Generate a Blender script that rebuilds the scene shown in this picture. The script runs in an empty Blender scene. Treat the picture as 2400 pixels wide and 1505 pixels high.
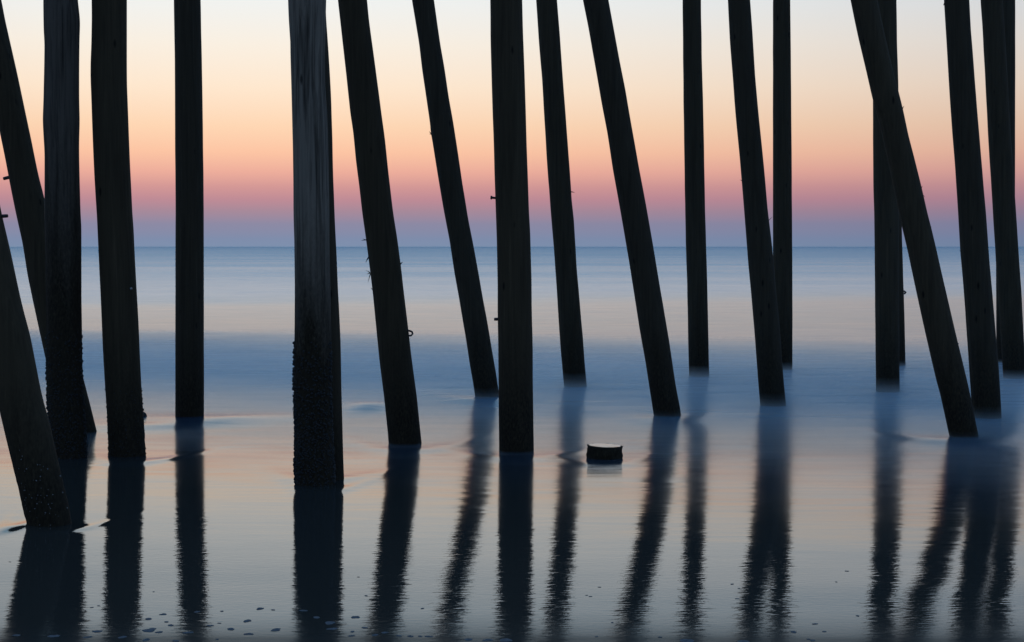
import bpy, math, random
import numpy as np
from mathutils import Vector

random.seed(11)
RNG = np.random.default_rng(11)
scene = bpy.context.scene
C = scene.collection


def lin(r, g, b):
    f = lambda c: (c / 255 / 12.92) if c / 255 <= 0.04045 else ((c / 255 + 0.055) / 1.055) ** 2.4
    return (f(r), f(g), f(b), 1.0)


# ------------------------------------------------------------------ camera
W, HGT = 2400.0, 1505.0
FPX = 4000.0                       # focal length in photograph pixels (60 mm on a full frame)
CAM_H = 2.0
PITCH = math.atan((HGT / 2 - 578.0) / FPX)
cam_d = bpy.data.cameras.new('camera')
cam_d.sensor_width = 36.0
cam_d.lens = 36.0 * FPX / W
cam_d.clip_start = 0.1
cam_d.clip_end = 60000.0
cam = bpy.data.objects.new('camera', cam_d)
C.objects.link(cam)
cam.location = (0, 0, CAM_H)
cam.rotation_euler = (math.pi / 2 - PITCH, 0, 0)
scene.camera = cam

# ------------------------------------------------------------------ sky (afterglow before sunrise, no sun disc in view)
world = bpy.data.worlds.new('World')
scene.world = world
world.use_nodes = True
wn, wl = world.node_tree.nodes, world.node_tree.links
wn.clear()


def wnode(t, **kw):
    n = wn.new(t)
    for k, v in kw.items():
        setattr(n, k, v)
    return n


tc = wnode('ShaderNodeTexCoord')
sep = wnode('ShaderNodeSeparateXYZ')
wl.new(tc.outputs['Generated'], sep.inputs[0])
mx = wnode('ShaderNodeMath', operation='MAXIMUM')
mx.inputs[1].default_value = 0.0
wl.new(sep.outputs['Z'], mx.inputs[0])
sq = wnode('ShaderNodeMath', operation='SQRT')
wl.new(mx.outputs[0], sq.inputs[0])


def ramp(stops):
    r = wnode('ShaderNodeValToRGB')
    r.color_ramp.interpolation = 'EASE' if False else 'LINEAR'
    e = r.color_ramp.elements
    while len(e) > 1:
        e.remove(e[-1])
    e[0].position = stops[0][0]
    e[0].color = stops[0][1]
    for p, c in stops[1:]:
        k = e.new(p)
        k.color = c
    return r


def el(y):                          # photograph row -> ramp position
    return math.sqrt(max(0.0, math.sin(math.atan((578 - y) / FPX))))


sun_ramp = ramp([
    (0.0, lin(125, 145, 173)), (el(560), lin(127, 141, 171)), (el(525), lin(141, 138, 164)),
    (el(495), lin(168, 138, 154)), (el(468), lin(192, 140, 150)), (el(440), lin(212, 152, 150)),
    (el(405), lin(238, 174, 156)), (el(360), lin(253, 197, 164)), (el(300), lin(255, 215, 180)),
    (el(210), lin(255, 232, 207)), (el(110), lin(250, 240, 226)), (el(0), lin(240, 243, 242)),
    (0.43, lin(236, 242, 244)), (0.485, lin(203, 225, 239)), (0.535, lin(144, 200, 235)), (0.58, lin(108, 178, 227)), (0.66, lin(95, 155, 208)),
    (0.84, lin(78, 122, 172)), (1.0, lin(66, 106, 158))])
anti_ramp = ramp([
    (0.0, lin(70, 92, 125)), (0.14, lin(82, 92, 128)), (0.22, lin(118, 108, 132)),
    (0.30, lin(132, 126, 142)), (0.40, lin(118, 142, 172)), (0.6, lin(92, 124, 162)),
    (0.8, lin(70, 104, 150)), (1.0, lin(66, 106, 158))])
for r in (sun_ramp, anti_ramp):
    wl.new(sq.outputs[0], r.inputs[0])
SUN_AZ = math.atan((560 - 1200) / FPX)
hv = wnode('ShaderNodeCombineXYZ')
wl.new(sep.outputs['X'], hv.inputs[0])
wl.new(sep.outputs['Y'], hv.inputs[1])
nz = wnode('ShaderNodeVectorMath', operation='NORMALIZE')
wl.new(hv.outputs[0], nz.inputs[0])
dt = wnode('ShaderNodeVectorMath', operation='DOT_PRODUCT')
dt.inputs[1].default_value = (math.sin(SUN_AZ), math.cos(SUN_AZ), 0)
wl.new(nz.outputs[0], dt.inputs[0])
hf = wnode('ShaderNodeMath', operation='MULTIPLY_ADD')
hf.inputs[1].default_value = 0.5
hf.inputs[2].default_value = 0.5
wl.new(dt.outputs['Value'], hf.inputs[0])
pw = wnode('ShaderNodeMath', operation='POWER')
pw.inputs[1].default_value = 8.0
wl.new(hf.outputs[0], pw.inputs[0])
mixw = wnode('ShaderNodeMix', data_type='RGBA')
wl.new(pw.outputs[0], mixw.inputs[0])
wl.new(anti_ramp.outputs[0], mixw.inputs[6])
wl.new(sun_ramp.outputs[0], mixw.inputs[7])
bg = wnode('ShaderNodeBackground')
bg.inputs['Strength'].default_value = 1.0
wl.new(mixw.outputs[2], bg.inputs['Color'])
wo = wnode('ShaderNodeOutputWorld')
wl.new(bg.outputs[0], wo.inputs['Surface'])
world.cycles.sampling_method = 'MANUAL'
world.cycles.sample_map_resolution = 1024

scene.view_settings.view_transform = 'Standard'
scene.view_settings.look = 'None'
scene.view_settings.exposure = 0.0
scene.view_settings.gamma = 1.0
scene.view_settings.use_curve_mapping = False
scene.cycles.use_denoising = True
scene.cycles.max_bounces = 8
scene.cycles.volume_bounces = 4
scene.cycles.sample_clamp_indirect = 4.0


# ------------------------------------------------------------------ helpers
def ray(px, py):
    """World direction of a photograph pixel, scaled so that its Y is 1."""
    u, v = (px - W / 2) / FPX, (HGT / 2 - py) / FPX
    cp, sp = math.cos(PITCH), math.sin(PITCH)
    x, y, z = u, cp + v * sp, -sp + v * cp
    return x / y, z / y


def at(px, py, Y):
    x, z = ray(px, py)
    return Vector((x * Y, Y, CAM_H + z * Y))


# mean water level against distance: a shallow trough in the wash, then the back of the next low swell
LEVEL_Y = np.concatenate([np.arange(0, 120, 0.1), [200, 40000]])
_sl = np.interp(LEVEL_Y, [0, 9.5, 14, 16, 18, 23, 25, 31, 36, 42, 60, 80, 200], [0, 0, -0.010, -0.010, 0.0, 0.0, 0.008, 0.008, 0.0, 0, 0, 0, 0])
LEVEL_Z = np.concatenate([[0], np.cumsum(_sl[:-1] * np.diff(LEVEL_Y))])
LEVEL_Z[-2:] = LEVEL_Z[-3]


# the wave fronts run a little oblique to the picture: the surf zones lie nearer on the right
SKEW = [(0, 0.0), (9.3, 0.0), (11.5, 0.40), (24, 0.45), (33, 0.40), (44, 0.0), (60, -0.35), (90, -0.35), (200, 0.0)]


def offshore(Y, X):
    return Y + np.interp(Y, [a for a, _ in SKEW], [b for _, b in SKEW]) * np.clip(X, -14, 14)


def level(Y, X=0.0):
    return np.interp(offshore(Y, X), LEVEL_Y, LEVEL_Z)


def ground_Y(py, px=W / 2):
    u, v = ray(px, py)
    Y = CAM_H / -v
    for _ in range(30):
        Y = 0.5 * Y + 0.5 * (CAM_H - float(level(Y, u * Y))) / -v
    return Y


def vnoise(p, seed=0):
    """Smooth value noise in [-1, 1] at points p (N, 3)."""
    p = np.asarray(p, dtype=np.float64)
    i = np.floor(p).astype(np.int64)
    f = p - i
    f = f * f * (3 - 2 * f)

    def h(a, b, c):
        n = (a * 374761393 + b * 668265263 + c * 2147483647 + seed * 1274126177) & 0xffffffff
        n = ((n ^ (n >> 13)) * 1274126177) & 0xffffffff
        n = ((n ^ (n >> 16)) * 2246822519) & 0xffffffff
        return ((n ^ (n >> 15)) & 0xffff) / 32767.5 - 1.0
    r = 0
    for dx in (0, 1):
        for dy in (0, 1):
            for dz in (0, 1):
                w = (f[:, 0] if dx else 1 - f[:, 0]) * (f[:, 1] if dy else 1 - f[:, 1]) * (f[:, 2] if dz else 1 - f[:, 2])
                r = r + w * h(i[:, 0] + dx, i[:, 1] + dy, i[:, 2] + dz)
    return r


def mesh_obj(name, verts, faces, mat, parent=None, smooth=True):
    me = bpy.data.meshes.new(name)
    verts = np.asarray(verts, dtype=np.float32)
    if isinstance(faces, np.ndarray):
        n = len(faces)
        me.vertices.add(len(verts))
        me.vertices.foreach_set('co', verts.ravel())
        me.loops.add(n * 4)
        me.loops.foreach_set('vertex_index', faces.astype(np.int32).ravel())
        me.polygons.add(n)
        me.polygons.foreach_set('loop_start', np.arange(0, n * 4, 4, dtype=np.int32))
        me.update(calc_edges=True)
    else:
        me.from_pydata([tuple(map(float, v)) for v in verts], [], faces)
        me.update()
    if smooth:
        me.polygons.foreach_set('use_smooth', np.ones(len(me.polygons), dtype=bool))
    me.materials.append(mat)
    o = bpy.data.objects.new(name, me)
    C.objects.link(o)
    if parent is not None:
        o.parent = parent
        o.matrix_parent_inverse.identity()
    return o


def tag(o, label=None, cat=None, group=None, kind=None):
    for k, v in (('label', label), ('category', cat), ('group', group), ('kind', kind)):
        if v:
            o[k] = v
    return o


def material(name):
    m = bpy.data.materials.new(name)
    m.use_nodes = True
    nt = m.node_tree
    b = nt.nodes['Principled BSDF']
    return m, nt.nodes, nt.links, b


def nmath(N, L, op, a, b=None, c=None):
    n = N.new('ShaderNodeMath')
    n.operation = op
    for i, v in enumerate((a, b, c)):
        if v is None:
            continue
        if isinstance(v, (int, float)):
            n.inputs[i].default_value = v
        else:
            L.new(v, n.inputs[i])
    return n.outputs[0]


def nramp(N, L, src, stops):
    r = N.new('ShaderNodeValToRGB')
    e = r.color_ramp.elements
    while len(e) > 1:
        e.remove(e[-1])
    for k, (p, c) in enumerate(stops):
        if isinstance(c, (int, float)):
            c = (c, c, c, 1)
        if k == 0:
            e[0].position, e[0].color = p, c
        else:
            e.new(p).color = c
    L.new(src, r.inputs[0])
    return r.outputs[0]


def nnoise(N, L, vec, scale=1.0, detail=3.0, rough=0.55, dist=0.0):
    n = N.new('ShaderNodeTexNoise')
    n.inputs['Scale'].default_value = scale
    n.inputs['Detail'].default_value = detail
    n.inputs['Roughness'].default_value = rough
    n.inputs['Distortion'].default_value = dist
    L.new(vec, n.inputs['Vector'])
    return n.outputs[0]


def nmap(N, L, vec, scale, loc=(0, 0, 0), rot=(0, 0, 0)):
    n = N.new('ShaderNodeMapping')
    n.inputs['Scale'].default_value = scale
    n.inputs['Location'].default_value = loc
    n.inputs['Rotation'].default_value = rot
    L.new(vec, n.inputs['Vector'])
    return n.outputs[0]


# ------------------------------------------------------------------ materials
def wood(name, dry, wet, tide, fade, seed, relief=0.3, lo=0.72, stain=0.2):
    """Weathered pile timber: grain along z, dark wet growth below the tide line."""
    m, N, L, b = material(name)
    co = N.new('ShaderNodeTexCoord').outputs['Object']
    grain = nnoise(N, L, nmap(N, L, co, (38, 38, 1.3), (seed, seed * 2, seed)), 1.0, 5, 0.62, 0.3)
    patch = nnoise(N, L, nmap(N, L, co, (5, 5, 0.9), (seed * 3, 0, seed)), 1.0, 4, 0.6)
    fleck = nnoise(N, L, nmap(N, L, co, (60, 60, 24), (seed, 1, 2)), 1.0, 3, 0.6)
    sepz = N.new('ShaderNodeSeparateXYZ')
    L.new(co, sepz.inputs[0])
    g = nramp(N, L, grain, [(0.30, tuple(c * lo for c in dry[:3]) + (1,)), (0.47, tuple(c * 0.9 for c in dry[:3]) + (1,)),
                            (0.62, dry), (0.75, tuple(min(1, c * 1.35) for c in dry[:3]) + (1,))])
    # long dark stains, and a few knots
    streak = nnoise(N, L, nmap(N, L, co, (13, 13, 0.7), (seed, 5, seed * 2)), 1.0, 4, 0.65, 0.5)
    kn = N.new('ShaderNodeTexVoronoi')
    kn.inputs['Scale'].default_value = 1.0
    L.new(nmap(N, L, co, (6.5, 6.5, 2.1), (seed * 1.7, 0, 0)), kn.inputs['Vector'])
    knots = nramp(N, L, kn.outputs['Distance'], [(0.05, 0.25), (0.12, 1.0)])
    dark = nmath(N, L, 'MULTIPLY', nramp(N, L, streak, [(0.36, 1.0 - stain), (0.52, 1.0)]), knots)
    mg = N.new('ShaderNodeMix')
    mg.data_type = 'RGBA'
    mg.blend_type = 'MULTIPLY'
    mg.inputs[0].default_value = 1.0
    L.new(g, mg.inputs[6])
    L.new(dark, mg.inputs[7])
    g = mg.outputs[2]
    hgt = nmath(N, L, 'MULTIPLY_ADD', nmath(N, L, 'SUBTRACT', patch, 0.5), fade * 2.4, sepz.outputs['Z'])
    hgt = nmath(N, L, 'MULTIPLY_ADD', nmath(N, L, 'SUBTRACT', fleck, 0.5), fade * 0.9, hgt)
    w = N.new('ShaderNodeMapRange')
    w.inputs['From Min'].default_value = tide - fade
    w.inputs['From Max'].default_value = tide + fade
    L.new(hgt, w.inputs['Value'])
    mixc = N.new('ShaderNodeMix')
    mixc.data_type = 'RGBA'
    L.new(w.outputs[0], mixc.inputs[0])
    wr = nramp(N, L, fleck, [(0.35, tuple(c * 0.5 for c in wet[:3]) + (1,)), (0.6, wet), (0.78, tuple(c * 1.9 for c in wet[:3]) + (1,))])
    L.new(wr, mixc.inputs[6])
    L.new(g, mixc.inputs[7])
    L.new(mixc.outputs[2], b.inputs['Base Color'])
    b.inputs['Roughness'].default_value = 0.85
    b.inputs['Specular IOR Level'].default_value = 0.25
    bp = N.new('ShaderNodeBump')
    bp.inputs['Strength'].default_value = relief
    bp.inputs['Distance'].default_value = 0.006
    L.new(nmath(N, L, 'ADD', grain, nmath(N, L, 'MULTIPLY', fleck, 0.5)), bp.inputs['Height'])
    L.new(bp.outputs[0], b.inputs['Normal'])
    return m


WET = (0.042, 0.033, 0.018, 1)
M_tar = [wood('tarred_timber_%d' % i, c, WET, 0.6, 0.5, 3.1 * i + 1) for i, c in enumerate(
    [(0.086, 0.066, 0.036, 1), (0.096, 0.074, 0.041, 1), (0.080, 0.064, 0.038, 1)])]
M_grey = wood('weathered_skylit_grey_timber', (0.31, 0.262, 0.195, 1), WET, 1.75, 0.7, 7.7, 0.8, 0.35, 0.6)  # weathered grey, with the extra sky light on its upper part painted in
M_half = wood('weathered_skylit_top_timber', (0.155, 0.130, 0.097, 1), WET, 2.3, 0.8, 4.4, 0.7, 0.4, 0.5)  # lighter top: greyed wood plus sky light put into the colour


def simple(name, col, rough, metal=0.0, nscale=40, bump=0.002, var=0.5):
    m, N, L, b = material(name)
    co = N.new('ShaderNodeTexCoord').outputs['Object']
    n = nnoise(N, L, co, nscale, 4, 0.6)
    L.new(nramp(N, L, n, [(0.3, tuple(c * (1 - var) for c in col[:3]) + (1,)), (0.7, tuple(min(1, c * (1 + var)) for c in col[:3]) + (1,))]),
          b.inputs['Base Color'])
    b.inputs['Roughness'].default_value = rough
    b.inputs['Metallic'].default_value = metal
    bp = N.new('ShaderNodeBump')
    bp.inputs['Distance'].default_value = bump
    L.new(n, bp.inputs['Height'])
    L.new(bp.outputs[0], b.inputs['Normal'])
    return m


M_iron = simple('rusted_iron', (0.075, 0.06, 0.055, 1), 0.6, 0.3)
M_growth = simple('barnacle_growth', (0.035, 0.036, 0.032, 1), 0.7, 0, 90, 0.004)
M_splinter = simple('splinter_wood', (0.05, 0.045, 0.04, 1), 0.9)
M_bright = simple('highlit_metal', (0.55, 0.55, 0.52, 1), 0.35, 0.6)  # bright colour stands for the highlight on the nail
M_foam = simple('foam', (0.17, 0.17, 0.165, 1), 0.75, 0, 60, 0.003, 0.3)

M_foam.node_tree.nodes['Principled BSDF'].inputs['Specular IOR Level'].default_value = 0.12


def cut_wood():
    m, N, L, b = material('sky_glow_end_grain')
    co = N.new('ShaderNodeTexCoord').outputs['Object']
    ln = N.new('ShaderNodeVectorMath')
    ln.operation = 'LENGTH'
    flat = nmap(N, L, co, (1, 1, 0))
    L.new(flat, ln.inputs[0])
    rings = nmath(N, L, 'SINE', nmath(N, L, 'MULTIPLY', ln.outputs['Value'], 420.0))
    n = nnoise(N, L, nmap(N, L, co, (14, 14, 14)), 1.0, 4, 0.6)
    v = nmath(N, L, 'MULTIPLY_ADD', rings, 0.04, n)
    L.new(nramp(N, L, v, [(0.32, (0.13, 0.12, 0.12, 1)), (0.45, (0.50, 0.35, 0.25, 1)), (0.7, (0.72, 0.50, 0.35, 1))]), b.inputs['Base Color'])  # pale warm tones carry the sky glow caught on the cut wood
    b.inputs['Roughness'].default_value = 0.18
    b.inputs['Specular IOR Level'].default_value = 0.38
    bp = N.new('ShaderNodeBump')
    bp.inputs['Distance'].default_value = 0.0004
    L.new(n, bp.inputs['Height'])
    L.new(bp.outputs[0], b.inputs['Normal'])
    return m


M_cut = cut_wood()


# ------------------------------------------------------------------ sea, wash and beach
def lgp(d):
    return math.log(d / 5.0) / math.log(4000.0 / 5.0)


def sea_material():
    m, N, L, b = material('sea_water')
    co = N.new('ShaderNodeTexCoord').outputs['Object']
    s = N.new('ShaderNodeSeparateXYZ')
    L.new(co, s.inputs[0])
    # long streaks that follow the shore break the bands up
    st = nnoise(N, L, nmap(N, L, co, (0.06, 0.22, 1)), 1.0, 4, 0.6, 0.4)
    st2 = nnoise(N, L, nmap(N, L, co, (0.5, 3.2, 1)), 1.0, 4, 0.65, 0.2)
    wob = nmath(N, L, 'MULTIPLY_ADD', nmath(N, L, 'SUBTRACT', st, 0.5), 0.16, 1.0)
    def loglen(v):
        return nmath(N, L, 'DIVIDE', nmath(N, L, 'LOGARITHM', nmath(N, L, 'MAXIMUM', nmath(N, L, 'DIVIDE', v, 5.0), 1.0), math.e), math.log(800.0))
    sk = nramp(N, L, loglen(s.outputs['Y']), [(max(0, lgp(max(a, 5))), b + 0.5) for a, b in SKEW])
    cl = N.new('ShaderNodeClamp')
    cl.inputs[1].default_value = -14
    cl.inputs[2].default_value = 14
    L.new(s.outputs['X'], cl.inputs[0])
    off = nmath(N, L, 'MULTIPLY_ADD', nmath(N, L, 'SUBTRACT', sk, 0.5), cl.outputs[0], s.outputs['Y'])
    d = nmath(N, L, 'MULTIPLY', off, wob)
    lg = loglen(d)
    rough = nramp(N, L, lg, [(lgp(5.0), 0.40), (lgp(8.5), 0.13), (lgp(9.1), 0.07), (lgp(9.6), 0.045), (lgp(11.5), 0.045), (lgp(13), 0.08), (lgp(14.5), 0.13), (lgp(18), 0.19),
                             (lgp(22), 0.23), (lgp(26), 0.28), (lgp(34), 0.26), (lgp(40), 0.20), (lgp(60), 0.18), (lgp(75), 0.18), (lgp(220), 0.22), (1.0, 0.28)])
    # mean lean of the small waves towards the shore, and their scatter, for each zone of the surf
    lean = nmath(N, L, 'SUBTRACT', nramp(N, L, lg, [(p, v + 0.1) for p, v in [
        (lgp(5.0), 0.0), (lgp(10), 0.0), (lgp(14), -0.013), (lgp(16), -0.010), (lgp(18.5), -0.006), (lgp(20), 0.010), (lgp(22.5), 0.045), (lgp(25), 0.08), (lgp(28.5), 0.078), (lgp(32), 0.055),
        (lgp(38.5), 0.020), (lgp(46), 0.03), (lgp(58), 0.036), (lgp(66), 0.062), (lgp(90), 0.070), (lgp(160), 0.090), (lgp(400), 0.118), (1.0, 0.135)]]), 0.1)
    scat = nramp(N, L, lg, [(lgp(5.0), 0.0), (lgp(14), 0.0), (lgp(22), 0.03), (lgp(30), 0.07), (lgp(36), 0.06), (lgp(60), 0.04), (lgp(80), 0.06), (lgp(200), 0.08), (1.0, 0.12)])
    r2 = nmath(N, L, 'MULTIPLY', rough, nmath(N, L, 'MULTIPLY_ADD', nmath(N, L, 'SUBTRACT', st2, 0.5), 0.55, 1.0))
    L.new(r2, b.inputs['Roughness'])
    streak = nmath(N, L, 'MULTIPLY_ADD', nmath(N, L, 'SUBTRACT', st2, 0.5), 0.7, 1.0)
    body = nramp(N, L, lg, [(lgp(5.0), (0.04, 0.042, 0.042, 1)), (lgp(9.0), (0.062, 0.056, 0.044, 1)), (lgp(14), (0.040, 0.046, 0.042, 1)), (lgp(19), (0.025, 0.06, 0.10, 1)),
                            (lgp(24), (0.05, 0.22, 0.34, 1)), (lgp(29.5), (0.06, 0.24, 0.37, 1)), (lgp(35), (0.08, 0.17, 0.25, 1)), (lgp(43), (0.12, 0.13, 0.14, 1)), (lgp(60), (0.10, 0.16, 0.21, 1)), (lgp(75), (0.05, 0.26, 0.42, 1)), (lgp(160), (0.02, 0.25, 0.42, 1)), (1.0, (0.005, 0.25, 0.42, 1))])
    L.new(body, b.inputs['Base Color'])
    b.inputs['IOR'].default_value = 1.333
    # ripples: fine near the sand, smoothed by the wash further out
    rip = nnoise(N, L, nmap(N, L, co, (14.0, 30.0, 1), rot=(0, 0, 0.10)), 1.0, 3, 0.6, 0.4)
    rip2 = nnoise(N, L, nmap(N, L, co, (1.6, 5.0, 1), rot=(0, 0, -0.15)), 1.0, 2, 0.5, 0.5)
    hsum = nmath(N, L, 'MULTIPLY_ADD', rip2, 0.25, rip)
    amp = nramp(N, L, lg, [(lgp(5), 1.0), (lgp(10.5), 1.0), (lgp(13), 0.55), (lgp(16), 0.4), (lgp(24), 0.4), (lgp(60), 0.6), (1.0, 0.6)])
    bp = N.new('ShaderNodeBump')
    bp.inputs['Strength'].default_value = 1.0
    bp.inputs['Distance'].default_value = 0.0006
    L.new(nmath(N, L, 'MULTIPLY', hsum, amp), bp.inputs['Height'])
    ch = N.new('ShaderNodeTexNoise')
    ch.inputs['Scale'].default_value = 70.0
    ch.inputs['Detail'].default_value = 2.0
    L.new(co, ch.inputs['Vector'])
    sc = N.new('ShaderNodeSeparateColor')
    L.new(ch.outputs['Color'], sc.inputs[0])
    tx = nmath(N, L, 'MULTIPLY', nmath(N, L, 'SUBTRACT', sc.outputs[0], 0.5), nmath(N, L, 'MULTIPLY', scat, 1.5))
    ty = nmath(N, L, 'SUBTRACT', nmath(N, L, 'MULTIPLY', nmath(N, L, 'SUBTRACT', sc.outputs[1], 0.5), nmath(N, L, 'MULTIPLY', scat, 2.0)), nmath(N, L, 'MULTIPLY', lean, streak))
    # cross ripples that fray the edges of the reflections in the thin near film
    tooth = nnoise(N, L, nmap(N, L, co, (4.5, 40.0, 1), rot=(0, 0, -0.06)), 1.0, 4, 0.7, 0.2)
    tamp = nramp(N, L, lg, [(lgp(5.0), 0.075), (lgp(9.5), 0.08), (lgp(11.0), 0.075), (lgp(13), 0.045), (lgp(15), 0.018), (lgp(24), 0.0), (1.0, 0.0)])
    calm = nnoise(N, L, nmap(N, L, co, (0.8, 1.5, 1), rot=(0, 0, 0.5)), 1.0, 3, 0.6, 0.8)
    tamp = nmath(N, L, 'MULTIPLY', tamp, nramp(N, L, calm, [(0.32, 0.35), (0.5, 0.8), (0.7, 1.5)]))
    tooth2 = nnoise(N, L, nmap(N, L, co, (7.0, 26.0, 1), rot=(0, 0, -0.42)), 1.0, 3, 0.65, 0.6)
    tooth = nmath(N, L, 'MULTIPLY_ADD', nmath(N, L, 'SUBTRACT', tooth2, 0.5), 0.7, tooth)
    tx = nmath(N, L, 'MULTIPLY_ADD', nmath(N, L, 'SUBTRACT', tooth, 0.5), tamp, tx)
    st3 = nnoise(N, L, nmap(N, L, co, (0.9, 7.5, 1), rot=(0, 0, -0.05)), 1.0, 4, 0.65, 0.6)
    samp = nramp(N, L, lg, [(lgp(5.0), 0.0), (lgp(9.5), 0.008), (lgp(12), 0.035), (lgp(15), 0.085), (lgp(21), 0.12), (lgp(30), 0.10), (lgp(40), 0.03), (lgp(70), 0.06), (1.0, 0.08)])
    ty = nmath(N, L, 'MULTIPLY_ADD', nmath(N, L, 'SUBTRACT', st3, 0.5), samp, ty)
    stf = nnoise(N, L, nmap(N, L, co, (0.010, 0.045, 1), rot=(0, 0, 0.04)), 1.0, 5, 0.7, 0.3)
    famp = nramp(N, L, lg, [(lgp(5.0), 0.0), (lgp(50), 0.0), (lgp(70), 0.05), (lgp(200), 0.12), (1.0, 0.12)])
    ty = nmath(N, L, 'MULTIPLY_ADD', nmath(N, L, 'SUBTRACT', stf, 0.5), famp, ty)
    cv = N.new('ShaderNodeCombineXYZ')
    L.new(tx, cv.inputs[0])
    L.new(ty, cv.inputs[1])
    ad = N.new('ShaderNodeVectorMath')
    ad.operation = 'ADD'
    L.new(bp.outputs[0], ad.inputs[0])
    L.new(cv.outputs[0], ad.inputs[1])
    nn = N.new('ShaderNodeVectorMath')
    nn.operation = 'NORMALIZE'
    L.new(ad.outputs[0], nn.inputs[0])
    L.new(nn.outputs[0], b.inputs['Normal'])
    spec = nramp(N, L, lg, [(lgp(5.0), 0.08), (lgp(8.65), 0.03), (lgp(8.95), 0.22), (lgp(9.35), 0.5), (1.0, 0.5)])
    L.new(spec, b.inputs['Specular IOR Level'])
    return m


# wakes round the pile feet: (px, py, half width px, depth m, height m, side)
WAKES = []


def water_z(X, Y):
    X, Y = np.atleast_2d(np.asarray(X, float)), np.atleast_2d(np.asarray(Y, float))
    Z = level(Y, X)
    near = np.exp(-(Y / 60.0) ** 2)
    # low swell running to the shore
    pts = np.stack([X.ravel() * 0.10, Y.ravel() * 0.45, np.zeros(X.size)], 1)
    Z += 0.007 * near * vnoise(pts, 3).reshape(X.shape)
    pts = np.stack([X.ravel() * 0.35, Y.ravel() * 1.4, np.zeros(X.size)], 1)
    Z += 0.0022 * near * vnoise(pts, 5).reshape(X.shape)
    for (cx, cy, hw, sweep, wd, amp) in WAKES:
        u = (X - cx) / hw
        yc = cy + sweep * u * u
        Z += amp * np.exp(-((Y - yc) / wd) ** 2) * np.exp(-(u * u) * 1.2)
    return Z


def build_sea():
    dx = 0.04
    xs = np.arange(-11, 11 + dx / 2, dx)
    g = [11.0]
    st = dx
    while g[-1] < 30000:
        st *= 1.22
        g.append(g[-1] + st)
    g = np.array(g[1:])
    xs = np.concatenate([-g[::-1], xs, g])
    ys = [4.0]
    st = 0.03
    while ys[-1] < 34000:
        y = ys[-1]
        st = max(0.03, 0.0022 * y) if y < 40 else st * 1.07
        ys.append(y + st)
    ys = np.array(ys)
    X, Y = np.meshgrid(xs, ys)
    Z = water_z(X, Y)
    V = np.stack([X.ravel(), Y.ravel(), Z.ravel()], 1)
    ny, nx = X.shape
    a = (np.arange(ny - 1)[:, None] * nx + np.arange(nx - 1)[None, :]).ravel()
    F = np.stack([a, a + 1, a + 1 + nx, a + nx], 1)
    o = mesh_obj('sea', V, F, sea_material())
    tag(o, kind='structure')
    return o


def build_beach():
    m, N, L, b = material('wet_sand')
    co = N.new('ShaderNodeTexCoord').outputs['Object']
    n = nnoise(N, L, co, 6, 6, 0.65)
    L.new(nramp(N, L, n, [(0.3, (0.06, 0.05, 0.042, 1)), (0.7, (0.12, 0.10, 0.085, 1))]), b.inputs['Base Color'])
    b.inputs['Roughness'].default_value = 0.4
    bp = N.new('ShaderNodeBump')
    bp.inputs['Distance'].default_value = 0.01
    L.new(nnoise(N, L, co, 30, 5, 0.6), bp.inputs['Height'])
    L.new(bp.outputs[0], b.inputs['Normal'])
    xs = np.array([-300, -100, -40] + list(np.arange(-20, 21, 1.0)) + [40, 100, 300])
    ys = np.array([-120, -60, -30, -15] + list(np.arange(-8, 9, 0.5)) + [12, 20, 40])
    X, Y = np.meshgrid(xs, ys)
    Z = 0.045 * (6.0 - Y)
    Z = np.where(Y < -8, 0.63 + 0.02 * (-8 - Y), Z)
    Z += 0.01 * vnoise(np.stack([X.ravel() * 0.7, Y.ravel() * 1.1, X.ravel() * 0], 1), 9).reshape(X.shape)
    V = np.stack([X.ravel(), Y.ravel(), Z.ravel()], 1)
    ny, nx = X.shape
    a = (np.arange(ny - 1)[:, None] * nx + np.arange(nx - 1)[None, :]).ravel()
    o = mesh_obj('beach', V, np.stack([a, a + 1, a + 1 + nx, a + nx], 1), m)
    tag(o, kind='structure')


# ------------------------------------------------------------------ piles
def interp(pts, y):
    pts = sorted(pts)
    ya = [p[0] for p in pts]
    xa = [p[1] for p in pts]
    if y < ya[0]:
        k = next((i for i in range(1, len(ya)) if ya[i] - ya[0] > 260), len(ya) - 1)
        return xa[0] + (xa[k] - xa[0]) / (ya[k] - ya[0]) * (y - ya[0])
    if y > ya[-1]:
        k = next((i for i in range(len(ya) - 2, -1, -1) if ya[-1] - ya[i] > 200), 0)
        return xa[-1] + (xa[-1] - xa[k]) / (ya[-1] - ya[k]) * (y - ya[-1])
    return float(np.interp(y, ya, xa))


TOP_Z = 7.2
SEG = 56


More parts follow.
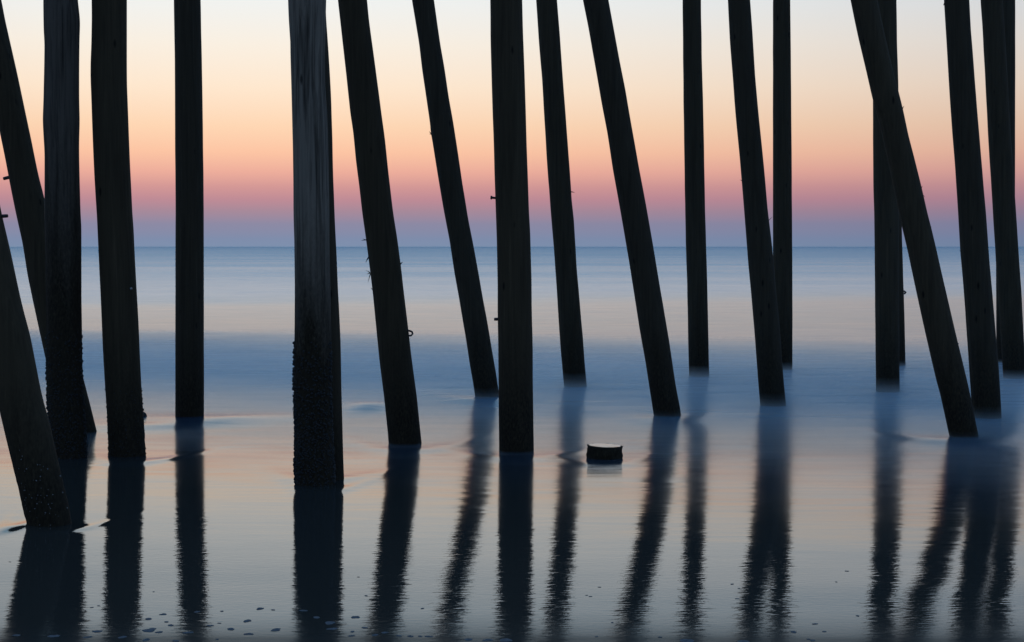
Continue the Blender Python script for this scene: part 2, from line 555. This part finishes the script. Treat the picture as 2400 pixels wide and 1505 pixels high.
def pile(base, left, right, mat, label, width=None, crust=0.0, seed=0, rough=1.0, back=0.0):
    """One driven timber pile. base: photo row where it meets the water; left / right: its outline as (row, column)."""
    if left is None:
        left = [(y, x - width) for y, x in right]
    if right is None:
        right = [(y, x + width) for y, x in left]
    Yf = ground_Y(base, 0.5 * (interp(left, base) + interp(right, base)))
    r0 = 0.5 * (interp(right, base) - interp(left, base)) * Yf / FPX
    Y0 = Yf + r0 + back
    lean = (0.5 * (interp(left, base) + interp(right, base)) - 0.5 * (interp(left, base - 500) + interp(right, base - 500))) / 500.0
    cl = math.cos(math.atan(lean))
    zs = np.arange(-0.6, TOP_Z + 0.01, 0.035)
    th = np.linspace(0, 2 * math.pi, SEG, endpoint=False)
    P = []
    cs = []
    for z in zs:
        # photo row of this height on the pile's plane
        t = (z - CAM_H) / Y0
        a = math.atan(t) + PITCH
        py = HGT / 2 - FPX * math.tan(a)
        xl, xr = interp(left, py), interp(right, py)
        A, B = at(xl, py, Y0), at(xr, py, Y0)
        cx, hw = 0.5 * (A.x + B.x), 0.5 * (B.x - A.x)
        cs.append((cx, hw))
    cs = np.array(cs)
    # light smoothing of the measured outline
    k = np.array([1, 2, 3, 2, 1.0]) / 9
    for c in (0, 1):
        pad = np.pad(cs[:, c], 2, mode='edge')
        sm = np.convolve(pad, k, mode='valid')
        sm[:3], sm[-3:] = cs[:3, c], cs[-3:, c]
        cs[:, c] = sm
    T, Zg = np.meshgrid(th, zs)
    cx = cs[:, 0][:, None]
    hw = cs[:, 1][:, None]
    ct, stt = np.cos(T), np.sin(T)
    q = np.stack([(ct * 9).ravel(), (stt * 9).ravel(), (Zg * 1.1).ravel()], 1) + seed * 17.3
    fine = vnoise(q, 1 + seed).reshape(T.shape)
    q2 = np.stack([(ct * 2.2).ravel(), (stt * 2.2).ravel(), (Zg * 3.0).ravel()], 1) + seed * 7.1
    lump = vnoise(q2, 2 + seed).reshape(T.shape)
    q3 = np.stack([(ct * 14).ravel(), (stt * 14).ravel(), (Zg * 0.35).ravel()], 1) + seed * 3.3
    crack = np.clip(vnoise(q3, 4 + seed).reshape(T.shape) - 0.45, 0, 1)
    dr = rough * (0.0022 * fine + 0.0022 * lump - 0.016 * crack)
    if crust > 0:
        q4 = np.stack([(ct * 12).ravel(), (stt * 12).ravel(), (Zg * 45).ravel()], 1)
        lowf = 1 / (1 + np.exp((Zg - crust) / 0.08))
        dr = dr + lowf * 0.006 * np.maximum(vnoise(q4, 8 + seed).reshape(T.shape), -0.3)
    Vx = cx + (hw + dr) * ct
    Vy = Y0 + (hw * cl + dr) * stt
    V = np.stack([Vx.ravel(), Vy.ravel(), Zg.ravel()], 1)
    base_pt = Vector((float(np.interp(0, zs, cs[:, 0])), Y0, 0.0))
    V = V - np.array(base_pt)
    n = len(zs)
    i, j = np.meshgrid(np.arange(n - 1), np.arange(SEG), indexing='ij')
    a = (i * SEG + j).ravel()
    b2 = (i * SEG + (j + 1) % SEG).ravel()
    F = np.stack([a, b2, b2 + SEG, a + SEG], 1)
    # sawn top: collapse a last ring to the centre
    top0 = (n - 1) * SEG
    V = np.concatenate([V, np.array([[V[top0:, 0].mean(), V[top0:, 1].mean(), TOP_Z - base_pt.z]])])
    ci = len(V) - 1
    caps = np.array([[top0 + 2 * s, top0 + 2 * s + 1, top0 + (2 * s + 2) % SEG, ci] for s in range(SEG // 2)])
    F = np.concatenate([F, caps])
    o = mesh_obj('timber_pile', V, F, mat)
    o.location = base_pt
    tag(o, label, 'pile', 'timber piles of the pier standing in the surf')
    o['depth'] = Y0
    del o['depth']
    return o, Y0, r0


def local(o, v):
    return Vector(v) - o.location


def tube(pts, radii, seg=8):
    V, F = [], []
    n = len(pts)
    for k, p in enumerate(pts):
        p = Vector(p)
        d = (Vector(pts[min(k + 1, n - 1)]) - Vector(pts[max(k - 1, 0)])).normalized()
        u = d.orthogonal().normalized()
        w = d.cross(u)
        for s in range(seg):
            t = 2 * math.pi * s / seg
            V.append(p + (u * math.cos(t) + w * math.sin(t)) * radii[k])
    for k in range(n - 1):
        for s in range(seg):
            F.append((k * seg + s, k * seg + (s + 1) % seg, (k + 1) * seg + (s + 1) % seg, (k + 1) * seg + s))
    F.append(tuple(reversed(range(seg))))
    F.append(tuple(range((n - 1) * seg, n * seg)))
    return V, F


def bolt(o, Y, tip, root, rad_px, head=True, mat=None):
    """Through bolt standing proud of the pile from root to tip (photo points)."""
    a, b = at(root[0], root[1], Y), at(tip[0], tip[1], Y)
    d = (a - b).normalized()
    a = a + d * 0.05
    r = rad_px * Y / FPX
    ln = (b - a).length
    pts, rad = [a, b - (b - a).normalized() * 0.018, b - (b - a).normalized() * 0.017, b], [r * 0.62, r * 0.62, r, r * 0.95]
    if not head:
        rad = [r, r, r, r * 0.9]
    V, F = tube([local(o, p) for p in pts], rad, 8)
    mesh_obj('bolt', V, F, mat or M_iron, o, smooth=False)


def splinter(o, Y, p0, p1, w_px=2.2):
    a, b = at(p0[0], p0[1], Y), at(p1[0], p1[1], Y - 0.01)
    a = a - (b - a).normalized() * 0.02
    r = w_px * 0.5 * Y / FPX
    mid = (a + b) / 2 + Vector((0, 0.0, 0.004))
    V, F = tube([local(o, p) for p in (a, mid, b)], [r, r * 0.8, r * 0.2], 5)
    mesh_obj('splinter', V, F, M_splinter, o)


def strap(o, Y, x0, x1, y0, y1, th_px=4.0):
    """Bent flat iron strap whose loop sticks out of the pile's side."""
    path = [(x0 - 26, y1 - 8), (x0, y1 + 0.5), (x1 - 3, y1), (x1, y1 - 4), (x1 - 0.5, y0 + 4), (x1 - 4, y0 + 1.5), (x0, y0), (x0 - 12, y0 - 2)]
    V, F = [], []
    h = th_px * 0.5 * Y / FPX
    n = len(path)
    P = [at(x, y, Y - (0.1 if i == 0 else 0.03)) for i, (x, y) in enumerate(path)]
    for i, p in enumerate(P):
        d = (P[min(i + 1, n - 1)] - P[max(i - 1, 0)])
        nrm = Vector((-d.z, 0, d.x)).normalized()
        for sy, sn in ((-0.02, -h), (-0.02, h), (0.02, h), (0.02, -h)):
            V.append(local(o, p + nrm * sn + Vector((0, sy, 0))))
    for i in range(n - 1):
        for s in range(4):
            F.append((i * 4 + s, i * 4 + (s + 1) % 4, (i + 1) * 4 + (s + 1) % 4, (i + 1) * 4 + s))
    F += [(3, 2, 1, 0), (n * 4 - 4, n * 4 - 3, n * 4 - 2, n * 4 - 1)]
    mesh_obj('iron_strap', V, F, M_iron, o, smooth=False)


def barnacles(o, Y, left, right, r0, rows, count, size, seed, bright=None, cols=(0.0, 1.0)):
    """Barnacle and mussel crust, many small cones grown on the face of the pile."""
    rg = random.Random(seed)
    V, F = [], []
    for _ in range(count):
        py = rg.uniform(*rows)
        if rg.random() > ((py - rows[0]) / (rows[1] - rows[0])) ** 0.5 * 1.2:
            continue
        f = rg.uniform(*cols)
        ang = math.pi * (1 + f)                 # camera-facing half
        if rg.random() < 0.12:
            ang = rg.choice((math.pi, 2 * math.pi)) + rg.uniform(-0.25, 0.25)
        xl, xr = interp(left, py), interp(right, py)
        c = at((xl + xr) / 2, py, Y)
        hw = (xr - xl) * 0.5 * Y / FPX
        nrm = Vector((math.cos(ang), math.sin(ang), 0))
        p = c + nrm * (hw - 0.002)
        s = size * rg.uniform(0.5, 1.4) * (1.6 if abs(math.sin(ang)) < 0.25 else 1.0)
        u = Vector((0, 0, 1))
        w = nrm.cross(u)
        b0 = len(V)
        for ring, (rr, hh) in enumerate(((1.0, 0.0), (0.75, 0.6), (0.35, 0.95))):
            for k in range(5):
                t = 2 * math.pi * k / 5 + rg.uniform(-0.3, 0.3)
                V.append(local(o, p + (u * math.cos(t) + w * math.sin(t)) * s * rr + nrm * s * hh))
        for ring in range(2):
            for k in range(5):
                F.append((b0 + ring * 5 + k, b0 + ring * 5 + (k + 1) % 5, b0 + ring * 5 + 5 + (k + 1) % 5, b0 + ring * 5 + 5 + k))
        F.append(tuple(b0 + 10 + k for k in range(5)))
    ob = mesh_obj('barnacle_crust', V, F, bright or M_growth, o, smooth=False)
    ob['kind'] = 'stuff'


def P(s):
    """'row,col row,col' -> list of pairs."""
    return [tuple(map(float, w.split(','))) for w in s.split()]


# outlines measured on the photograph: row,column of the left and right edge
A_R = P('300,-41 516,6 612,28 715,51 789,70 900,91 943,100 979,111 1076,133 1205,163 1228,165')
A_L = P('300,-136 516,-91 700,-57 956,0 1001,10.6 1130,41.5 1210,61 1232,66')
B_R = P('0,2 43,10 100,23 176,40 262,58 332,73 415,90 478,106 700,154 880,193 959,213 1016,227')
B_L = P('0,-66 150,-34 305,0 369,13 422,23 498,38 566,53 646,66 725,83 802,100 852,111 1016,147')
C_L = P('0,103 83,104 96,105.6 166,105 232,103.6 282,101.5 325,103.6 359,105.6 498,105.6 600,108 732,109.6 900,111 960,113 1076,121')
C_R = P('0,181 23,184 50,186.7 83,185.4 166,184.4 232,184.4 282,185.7 332,184.7 432,185.4 500,187.7 526,189.7 699,189.7 785,191 865,192 966,197.7 1032,201 1076,203')
D_L = P('0,216 43,216.6 100,215.3 150,213.3 186,213.3 249,216 332,219 415,222.6 500,227.6 682,236 799,241 898,247 956,251 1066,256')
D_R = P('0,296.7 196,296.7 282,300 389,304 498,309 536,312 632,317 719,322 782,325 898,330.6 949,334 1072,340.5')
E_L = P('0,408.3 133,410 332,411 498,412 700,411.2 985,411')
E_R = P('0,469.4 100,472 166,473 299,475 498,477 985,477.5')
F1_L = P('0,675.7 17,677 66,681.4 133,682 266,684.7 349,687 500,688.7 566,691 666,691.4 732,690.4 850,689.7 916,688.5 949,691.4 1032,693 1092,691 1139,693.7')
F1_R = P('0,764.5 33,763.8 133,762 199,761.8 252,764.5 299,767 382,769.4 498,771.8 600,772.8 700,774.4 815,775.4 910,775.4 1032,779.4 1099,782.7 1142,784')
F2_R = P('0,763 43,764.5 116,769.4 232,776 332,779.4 432,781 498,783.7 582,788.4 666,791.7 732,796 799,798.4 898,800.4 1032,803.4 1122,806.3')
G_L = P('0,792 50,797.7 100,802.7 176,811.6 266,821 309,827.6 375,834 438,842.5 503,850 559,858 622,866 689,874 775,882.4 842,889 923,899 1016,909 1042,910.6')
G_R = P('0,860.8 43,864.8 90,870.8 149.5,879 213,887.4 266,894 316,900.7 405,910.6 498,922 566,932 629,940.5 689,947 759,955.5 832,963.8 900,972.8 933,977 1016,985.4 1044,988.7')
H_L = P('0,965.4 50,973.8 100,982 166,990 226,998.7 299,1008.6 312,1009 322,1012 372,1020 425,1028.6 492,1040 563,1053.5 639,1065 692,1075 762,1086.7 835,1098 895,1108 930,1113')
H_R = P('0,1017 56,1025 106,1032 160,1042 229,1052 286,1062 352,1072 429,1083 516,1098 589,1112 649,1123 699,1131.6 749,1141.5 812,1151.5 878,1163 910,1167.4')
I_L = P('0,1148.8 83,1150 199,1153 332,1156.5 432,1160 516,1163 666,1166.4 815,1168 1059,1169.8')
I_R = P('0,1224 83,1226 166,1229.6 266,1233 365,1236 498,1240 549.5,1243 649,1245.5 732,1247 898,1249 966,1249.5 1062,1251')
J_L = P('0,1256.6 100,1263 179,1270 292,1276.6 425,1285 439,1286.6 500,1291 649,1303 759,1310 832,1315 906,1321.5')
J_R = P('0,1305.5 73,1311.5 166,1318 233,1323 299,1328 389,1335 445,1338.7 466,1339.7 513,1344.7 616,1351 699,1358 775,1364.7 855,1371 898,1374.6')
K_L = P('0,1366 60,1378 143,1393 239,1409.5 309,1423 399,1437 500,1455 603,1473 686,1486 769,1499 852,1513.5 933,1526 976,1532.5')
K_R = P('0,1426 73,1439.4 146,1452.7 213,1466 309,1482.6 389,1497 486,1515 566,1529 646,1542.5 726,1555.8 812,1570 898,1583 956,1594 983,1597')
L_L = P('0,1599.6 133,1601 299,1603 415,1604.6 566,1607 666,1610.6 782,1613 865,1615')
L_R = P('0,1642.5 133,1644.5 233,1647.5 349,1649.8 498,1652.5 566,1654.5 682,1658 799,1660.4 882,1662.4')
M_L = P('0,1706 96,1711 173,1717 276,1725 366,1733.6 442,1740 546,1748.5 626,1755 699,1762 779,1768.5 898,1777.4 953,1782')
M_R = P('0,1757.5 73,1763 179,1769.5 276,1778.5 372,1788.5 495,1800 579,1810 659,1816.7 749,1825 832,1831.7 898,1836.7 956,1842.7')
N_L = P('0,1811.7 500,1811.7 868,1812.5')
N_R = P('0,1852 133,1853.5 332,1855 498,1856 700,1857 868,1857')
O_L = P('0,2044 233,2046.5 432,2047.5 500,2049 666,2051 865,2053 920,2053.5')
O_R = P('0,2100.7 100,2102 199,2104.7 500,2106 865,2107.5 920,2108.2')
O2_R = P('0,2098 530,2113 666,2117 732,2119 848,2121.6')
PL = P('0,1993.7 43,2002.7 90,2012.6 159.5,2029 226,2044 299,2064 375,2081 465,2100 526,2113 593,2129 686,2149 759,2165 839,2183 906,2198.7 914.6,2202 973,2215 1029,2227')
PR = P('0,2056 50,2066 120,2082 173,2094 216,2105.6 256,2115.6 319,2129 369,2142 439,2159 498,2172 536,2182 599,2197 656,2210 709,2222 782,2239 835,2252 876,2262 949.5,2278.4 999,2288 1032,2295')
Q_L = P('0,2213 66,2217 116,2220 216,2226 299,2232 399,2240 500,2247 593,2252 646,2257 732,2263.5 815,2269 933,2277 960,2278.4')
Q_R = P('0,2271 76,2275 149.5,2281 249,2288.4 326,2295 415,2303 500,2310 616,2318 692,2325 775,2331.6 866,2340 946,2345 989,2347')
R_L = P('0,2299 93,2305 186,2310 282,2315 399,2322 533,2330 599,2334 732,2343 832,2349 885,2352')
R_R = P('0,2349 200,2361 463,2378 539.5,2383 616,2388 682,2393 782,2398 885,2405')
S_L = P('0,2334 600,2335 850,2336')
S_R = P('0,2378.7 458,2378 850,2379')

T0, T1, T2 = M_tar
specs = [
    ('A', 1234, A_L, A_R, T1, 'slanting dark pile at the left edge with its foot nearest the camera', 0.45, 1),
    ('B', 1016, B_L, B_R, T0, 'slanting pile crossing behind the greyish upright pile at far left', 0, 2),
    ('C', 1076, C_L, C_R, M_half, 'knobbly upright pile near the left edge with barnacled foot and greyish top', 0.9, 3),
    ('D', 1072, D_L, D_R, T1, 'thick slightly leaning dark pile just right of the knobbly greyish upright pile', 0.35, 4),
    ('E', 985, E_L, E_R, T2, 'slim upright pile standing alone between the thick leaning pile and the weathered grey pile', 0, 5),
    ('F1', 1140, F1_L, F1_R, M_grey, 'stout weathered grey upright pile with cracked wood and thick barnacle crust at its foot', 0.85, 6),
    ('F2', 1129, None, F2_R, T2, 'dark pile mostly hidden right behind the stout weathered grey pile', 0, 7),
    ('G', 1042, G_L, G_R, T0, 'slanting black pile with splinters and an iron loop, right of the weathered grey pile', 0, 8),
    ('H', 936, H_L, H_R, T2, 'slanting pile whose foot meets the left side of the thick central upright pile', 0, 9),
    ('I', 1060, I_L, I_R, T1, 'thick upright pile at the centre with two bolts on its left side', 0, 10),
    ('J', 908, J_L, J_R, T0, 'slightly slanting thin pile just right of the thick central upright pile', 0, 11),
    ('K', 980, K_L, K_R, T2, 'strongly slanting pile in the middle, right of and above the sawn stump', 0, 12),
    ('L', 884, L_L, L_R, T0, 'thin upright pile standing clear right of the strongly slanting middle pile', 0, 13),
    ('M', 953, M_L, M_R, T2, 'slanting pile whose lower half crosses in front of a thin upright pile', 0, 14),
    ('N', 868, N_L, N_R, T0, 'thin upright pile partly covered by the slanting pile on its left', 0, 15),
    ('O', 920, O_L, O_R, T1, 'upright pile crossed at its top by the large slanting pile on the right', 0, 16),
    ('O2', 858, None, O2_R, T0, 'thin far pile with an iron loop peeking out behind the crossed upright pile', 0, 17),
    ('P', 1028, PL, PR, M_half if False else T1, 'large strongly slanting pile on the right that crosses before an upright pile', 0, 18),
    ('Q', 982, Q_L, Q_R, T2, 'slanting pile between the large strongly slanting pile and the one at the right edge', 0, 19),
    ('R', 888, R_L, R_R, T0, 'slanting pile at the right edge leaning across a far upright one', 0, 20),
    ('S', 850, S_L, S_R, T2, 'far upright pile almost hidden behind the slanting pile at the right edge', 0, 21),
]
piles = {}
for key, base, Lp, Rp, mt, lab, crust, sd in specs:
    wid = {'F2': 88, 'O2': 44}.get(key)
    o, Y0, r0 = pile(base, Lp, Rp, mt, lab, wid, crust, sd, rough=1.6 if key == 'F1' else 1.0, back=0.0)
    piles[key] = (o, Y0, r0)

# iron fastenings and loose wood
o, Y, _ = piles['A']
bolt(o, Y, (18.5, 506), (2, 507), 4.2, head=False)
barnacles(o, Y, A_L, A_R, 0, (1040, 1225), 90, 0.0035, 5, simple('barnacle_shell', (0.35, 0.36, 0.36, 1), 0.6, 0, 80), (0.25, 0.75))
o, Y, _ = piles['B']
bolt(o, Y, (8, 419), (24, 415), 4.0, head=False)
o, Y, _ = piles['C']
barnacles(o, Y, C_L, C_R, 0, (770, 1076), 1500, 0.0085, 6)
o, Y, _ = piles['D']
barnacles(o, Y, D_L, D_R, 0, (900, 1070), 420, 0.006, 7)
bolt(o, Y - 0.10, (309.5, 676), (297, 679), 2.6, head=True, mat=M_bright)
o, Y, _ = piles['F1']
barnacles(o, Y, F1_L, F1_R, 0, (800, 1140), 2200, 0.009, 8)
splinter(o, Y, (690, 952), (685, 961), 4)
splinter(o, Y, (690, 955), (689, 968), 3)
o, Y, _ = piles['G']
for a, b, w in (((861, 563), (847, 564), 3), ((861, 565), (850, 560), 3), ((864, 603), (857, 615), 4), ((867, 640), (857, 633), 2.4),
                ((866, 641), (860, 643), 3), ((867, 646), (862.5, 662), 2.4), ((939, 619), (944, 614), 4), ((871, 677), (868, 674), 2)):
    splinter(o, Y, a, b, w)
strap(o, Y, 957, 967, 775, 786.5)
o, Y, _ = piles['H']
splinter(o, Y, (1010, 314), (1006, 308), 2.5)
splinter(o, Y, (1011, 316), (1006, 314), 2)
o, Y, _ = piles['I']
bolt(o, Y, (1149.5, 463), (1164, 464.5), 4.4)
bolt(o, Y, (1158, 748.5), (1171, 748), 3.6, head=False)
o, Y, _ = piles['J']
splinter(o, Y, (1338, 450), (1347, 451.5), 2.8)
o, Y, _ = piles['M']
splinter(o, Y, (1739, 425), (1734, 421), 1.8)
splinter(o, Y, (1802, 517), (1811, 508), 1.5)
o, Y, _ = piles['O2']
strap(o, Y, 2115, 2123, 681, 688.5, 3.2)
o, Y, _ = piles['P']
for a, b in (((2116, 254), (2119, 248)), ((2160, 440), (2162, 436)), ((2164, 459), (2168, 462)), ((2181, 536), (2183, 531)), ((2245, 808), (2248, 804))):
    splinter(o, Y, a, b, 2.4)
o, Y, _ = piles['Q']
splinter(o, Y, (2214, 8), (2211, 13), 4)
splinter(o, Y, (2252, 590), (2249, 586), 2.5)


# ------------------------------------------------------------------ cut stump and the small stub
def stump(name, cx, base, top, wpx, label, cat, round_top=False, cut=True):
    Yf = ground_Y(base, cx)
    R = wpx * 0.5 * Yf / FPX
    Y0 = Yf + R
    c = at(cx, base, Y0)
    h = (base - top) * Yf / FPX
    seg = 48
    V, F = [], []
    rows = [-0.3, 0.0, 0.25, 0.5, 0.75, 0.92, 1.0]
    rg = random.Random(5)
    for k, t in enumerate(rows):
        for s in range(seg):
            a = 2 * math.pi * s / seg
            n = vnoise(np.array([[math.cos(a) * 3, math.sin(a) * 3, t * 3.1]]), 12)[0]
            n2 = vnoise(np.array([[math.cos(a) * 9, math.sin(a) * 9, t * 7.1]]), 13)[0]
            r = R * (1 + 0.035 * n + 0.05 * n2) * (1.0 if not round_top else math.sqrt(max(0.05, 1 - max(0, t) ** 2.5)))
            if not round_top:
                r *= 1.0 if t < 0.9 else 0.985
            tilt = 0.0 if round_top else -0.035 * math.cos(a) * max(0, t) * R
            lift = 0.007 * n2 if t == 1.0 and not round_top else 0
            V.append((r * math.cos(a), r * math.sin(a), h * t + tilt + lift))
    n = len(rows)
    for k in range(n - 1):
        for s in range(seg):
            F.append((k * seg + s, k * seg + (s + 1) % seg, (k + 1) * seg + (s + 1) % seg, (k + 1) * seg + s))
    F.append(tuple(range((n - 1) * seg, n * seg)))
    o = mesh_obj(name, V, F, M_growth if round_top else T0)
    o.location = (c.x, Y0, float(level(Y0, c.x)))
    tag(o, label, cat)
    if cut:
        # sawn face, slightly inside the bark rim
        V2, F2 = [], []
        rings = [0.0, 0.3, 0.6, 0.8, 0.9]
        V2.append((0, 0, h - 0.001))
        for rr in rings[1:]:
            for s in range(seg):
                a = 2 * math.pi * s / seg
                nz_ = vnoise(np.array([[math.cos(a) * rr * 5, math.sin(a) * rr * 5, 1.3]]), 21)[0]
                V2.append((R * rr * math.cos(a), R * rr * math.sin(a), h + 0.003 + 0.0015 * nz_ - 0.035 * math.cos(a) * R * rr))
        V2[0] = (0, 0, h + 0.003)
        for s in range(seg):
            F2.append((0, 1 + s, 1 + (s + 1) % seg))
        for k in range(len(rings) - 2):
            for s in range(seg):
                b0 = 1 + k * seg
                F2.append((b0 + s, b0 + seg + s, b0 + seg + (s + 1) % seg, b0 + (s + 1) % seg))
        f = mesh_obj('sawn_top', V2, F2, M_cut, o)
        f['label'] = 'sawn end grain on top of the stump, coloured with sky glow'
    return o


stump('pile_stump', 1417.5, 1078, 1049, 84, 'low sawn-off pile stump with pale cut top in the water', 'stump')
stump('post_stub', 334, 981, 966, 22, 'tiny dark rounded stub poking out right behind the thick leaning pile', 'stub', True, False)


# ------------------------------------------------------------------ water with wakes at the feet of the piles
def wake(px, py, hw_px, sweep_px, wd_px, amp):
    Y = ground_Y(py, px)
    s = Y / FPX
    dY = Y / (py - 578)
    c = at(px, py, Y)
    WAKES.append((c.x, Y, hw_px * s, sweep_px * dY, 1.7 * wd_px * dY, amp * 1.7 * wd_px * dY))


wake(749, 1152, 110, 34, 6, 0.04)
wake(749, 1126, 130, 20, 6, 0.035)
wake(120, 1246, 100, 26, 5, 0.055)
wake(20, 1238, 40, 20, 7, 0.06)
wake(948, 1056, 140, 24, 6, 0.04)
wake(1210, 1074, 160, 20, 5, 0.04)
wake(298, 1086, 120, 26, 5, 0.055)
wake(1418, 1090, 110, 22, 5, 0.035)
wake(480, 985, 240, 10, 7, 0.06)
wake(330, 1002, 160, 12, 6, 0.06)
wake(860, 955, 60, 5, 6, 0.09)
wake(1140, 943, 110, 12, 6, 0.07)
wake(1565, 986, 120, 12, 7, 0.04)
wake(2260, 1036, 130, 14, 7, 0.06)
build_sea()
build_beach()

# surf mist: the fine spray and wash that hangs over the broken water further out
def build_mist(grow, density):
    m = bpy.data.materials.new('surf_mist')
    m.use_nodes = True
    N, L = m.node_tree.nodes, m.node_tree.links
    N.clear()
    v = N.new('ShaderNodeVolumePrincipled')
    v.inputs['Color'].default_value = (0.78, 0.96, 1.0, 1)
    v.inputs['Density'].default_value = density
    v.inputs['Anisotropy'].default_value = 0.6
    out = N.new('ShaderNodeOutputMaterial')
    L.new(v.outputs[0], out.inputs['Volume'])
    prof = [(13.0, -0.022), (15.5, -0.004), (17, 0.010), (18.5, 0.026), (20.5, 0.055), (22.5, 0.10), (24.5, 0.14), (26.5, 0.14), (28.5, 0.105), (31, 0.065), (34, 0.030), (37, 0.008), (42, -0.022)]
    xs = [-60, -14, -10, -7, -4, -2, 0, 2, 4, 7, 10, 14, 60]
    V, F = [], []
    nx = len(xs)
    for layer in (0, 1):
        for y, h in prof:
            for x in xs:
                yy = y - 0.42 * min(14, max(-14, x)) * (1.0 if y < 34 else max(0.0, (46 - y) / 12))
                z = float(level(yy, x))
                V.append((x, yy, z + ((h * grow if h > 0 else h) if layer else -0.05)))
    n = len(prof)
    up = n * nx
    for k in range(n - 1):
        for c in range(nx - 1):
            a = k * nx + c
            F.append((up + a, up + a + 1, up + a + 1 + nx, up + a + nx))
            F.append((a, a + nx, a + 1 + nx, a + 1))
        a, b = k * nx, k * nx + nx - 1
        F.append((a, up + a, up + a + nx, a + nx))
        F.append((b, b + nx, up + b + nx, up + b))
    for c in range(nx - 1):
        a, b = c, (n - 1) * nx + c
        F.append((a, a + 1, up + a + 1, up + a))
        F.append((b, up + b, up + b + 1, b + 1))
    o = mesh_obj('surf_mist', V, F, m, smooth=False)
    tag(o, 'thin veil of spray over the broken water among the far piles', 'mist', 'layers of surf spray', 'stuff')


for grow, density in ((0.4, 0.26), (0.85, 0.20), (1.5, 0.13)):
    build_mist(grow, density)

# foam flecks left on the wet sand in the foreground
def build_foam():
    spots = [(385, 1438, 20), (348, 1449, 18), (390, 1456, 12), (400, 1464, 14), (350, 1475, 34), (372, 1480, 20), (514, 1459, 9),
             (520, 1431, 9), (577, 1454, 22), (541, 1473, 18), (585, 1485, 24), (509, 1497, 10), (205, 1492, 22), (225, 1478, 30),
             (490, 1465, 20), (215, 1422, 8), (231, 1418, 7), (130, 1490, 30), (40, 1487, 22), (290, 1492, 30), (440, 1481, 26), (465, 1432, 20),
             (833, 1446, 24), (645, 1475, 28), (742, 1446, 18), (775, 1459, 34), (780, 1473, 26), (826, 1479, 12), (824, 1489, 16), (905, 1481, 22),
             (880, 1487, 24), (855, 1470, 14), (935, 1489, 14), (962, 1490, 14), (985, 1490, 10), (1005, 1491, 22), (1095, 1498, 28),
             (1145, 1499, 26), (1190, 1500, 34), (715, 1430, 24), (612, 1425, 22), (640, 1428, 10), (345, 1498, 26), (410, 1500, 20),
             (1610, 1502, 40), (1740, 1503, 34), (1547, 1492, 9), (1860, 1480, 16), (1910, 1461, 14), (1932, 1479, 9), (1895, 1497, 10), (1905, 1500, 12),
             (1405, 1375, 8), (1384, 1397, 8), (1716, 1368, 9), (1732, 1378, 7), (1728, 1402, 10), (1375, 1394, 6), (1435, 1458, 7), (1398, 1491, 9),
             (2010, 1442, 10), (1985, 1337, 9), (1960, 1363, 6), (840, 1351, 6), (990, 1425, 9), (858, 1395, 8), (23, 1316, 6), (360, 1385, 6)]
    rg = random.Random(3)
    V, F = [], []
    for px, py, w in spots:
        Y = ground_Y(py, px)
        c = at(px, py, Y)
        rx = w * 0.5 * Y / FPX
        wz = float(water_z(c.x, Y)[0, 0])
        ry = rx * rg.uniform(0.9, 1.5)
        h = min(rx * 0.02, 0.0007)
        for _ in range(1 + (w > 18) * 2 + (w > 40) * 2):
            ox, oy = (0, 0) if w <= 18 else (rg.uniform(-0.45, 0.45) * rx, rg.uniform(-0.3, 0.3) * ry)
            k = 1.0 if w <= 18 else rg.uniform(0.45, 0.75)
            b0 = len(V)
            seg = 14
            ph = rg.uniform(0, 6)
            for ring, (rr, hh) in enumerate(((1.0, -0.3), (0.85, 0.35), (0.55, 0.8), (0.2, 1.0))):
                for s in range(seg):
                    a = 2 * math.pi * s / seg
                    wv = 1 + 0.18 * math.sin(2 * a + ph) + 0.10 * math.sin(5 * a + 2 * ph)
                    V.append((c.x + ox + rx * k * rr * wv * math.cos(a), Y + oy + ry * k * rr * wv * math.sin(a), wz + h * hh + 0.001))
            for ring in range(3):
                for s in range(seg):
                    F.append((b0 + ring * seg + s, b0 + ring * seg + (s + 1) % seg, b0 + (ring + 1) * seg + (s + 1) % seg, b0 + (ring + 1) * seg + s))
            F.append(tuple(b0 + 3 * seg + s for s in range(seg)))
    o = mesh_obj('foam_flecks', V, F, M_foam)
    tag(o, 'scattered foam flecks on the shallow wash in the foreground', 'foam', kind='stuff')


build_foam()
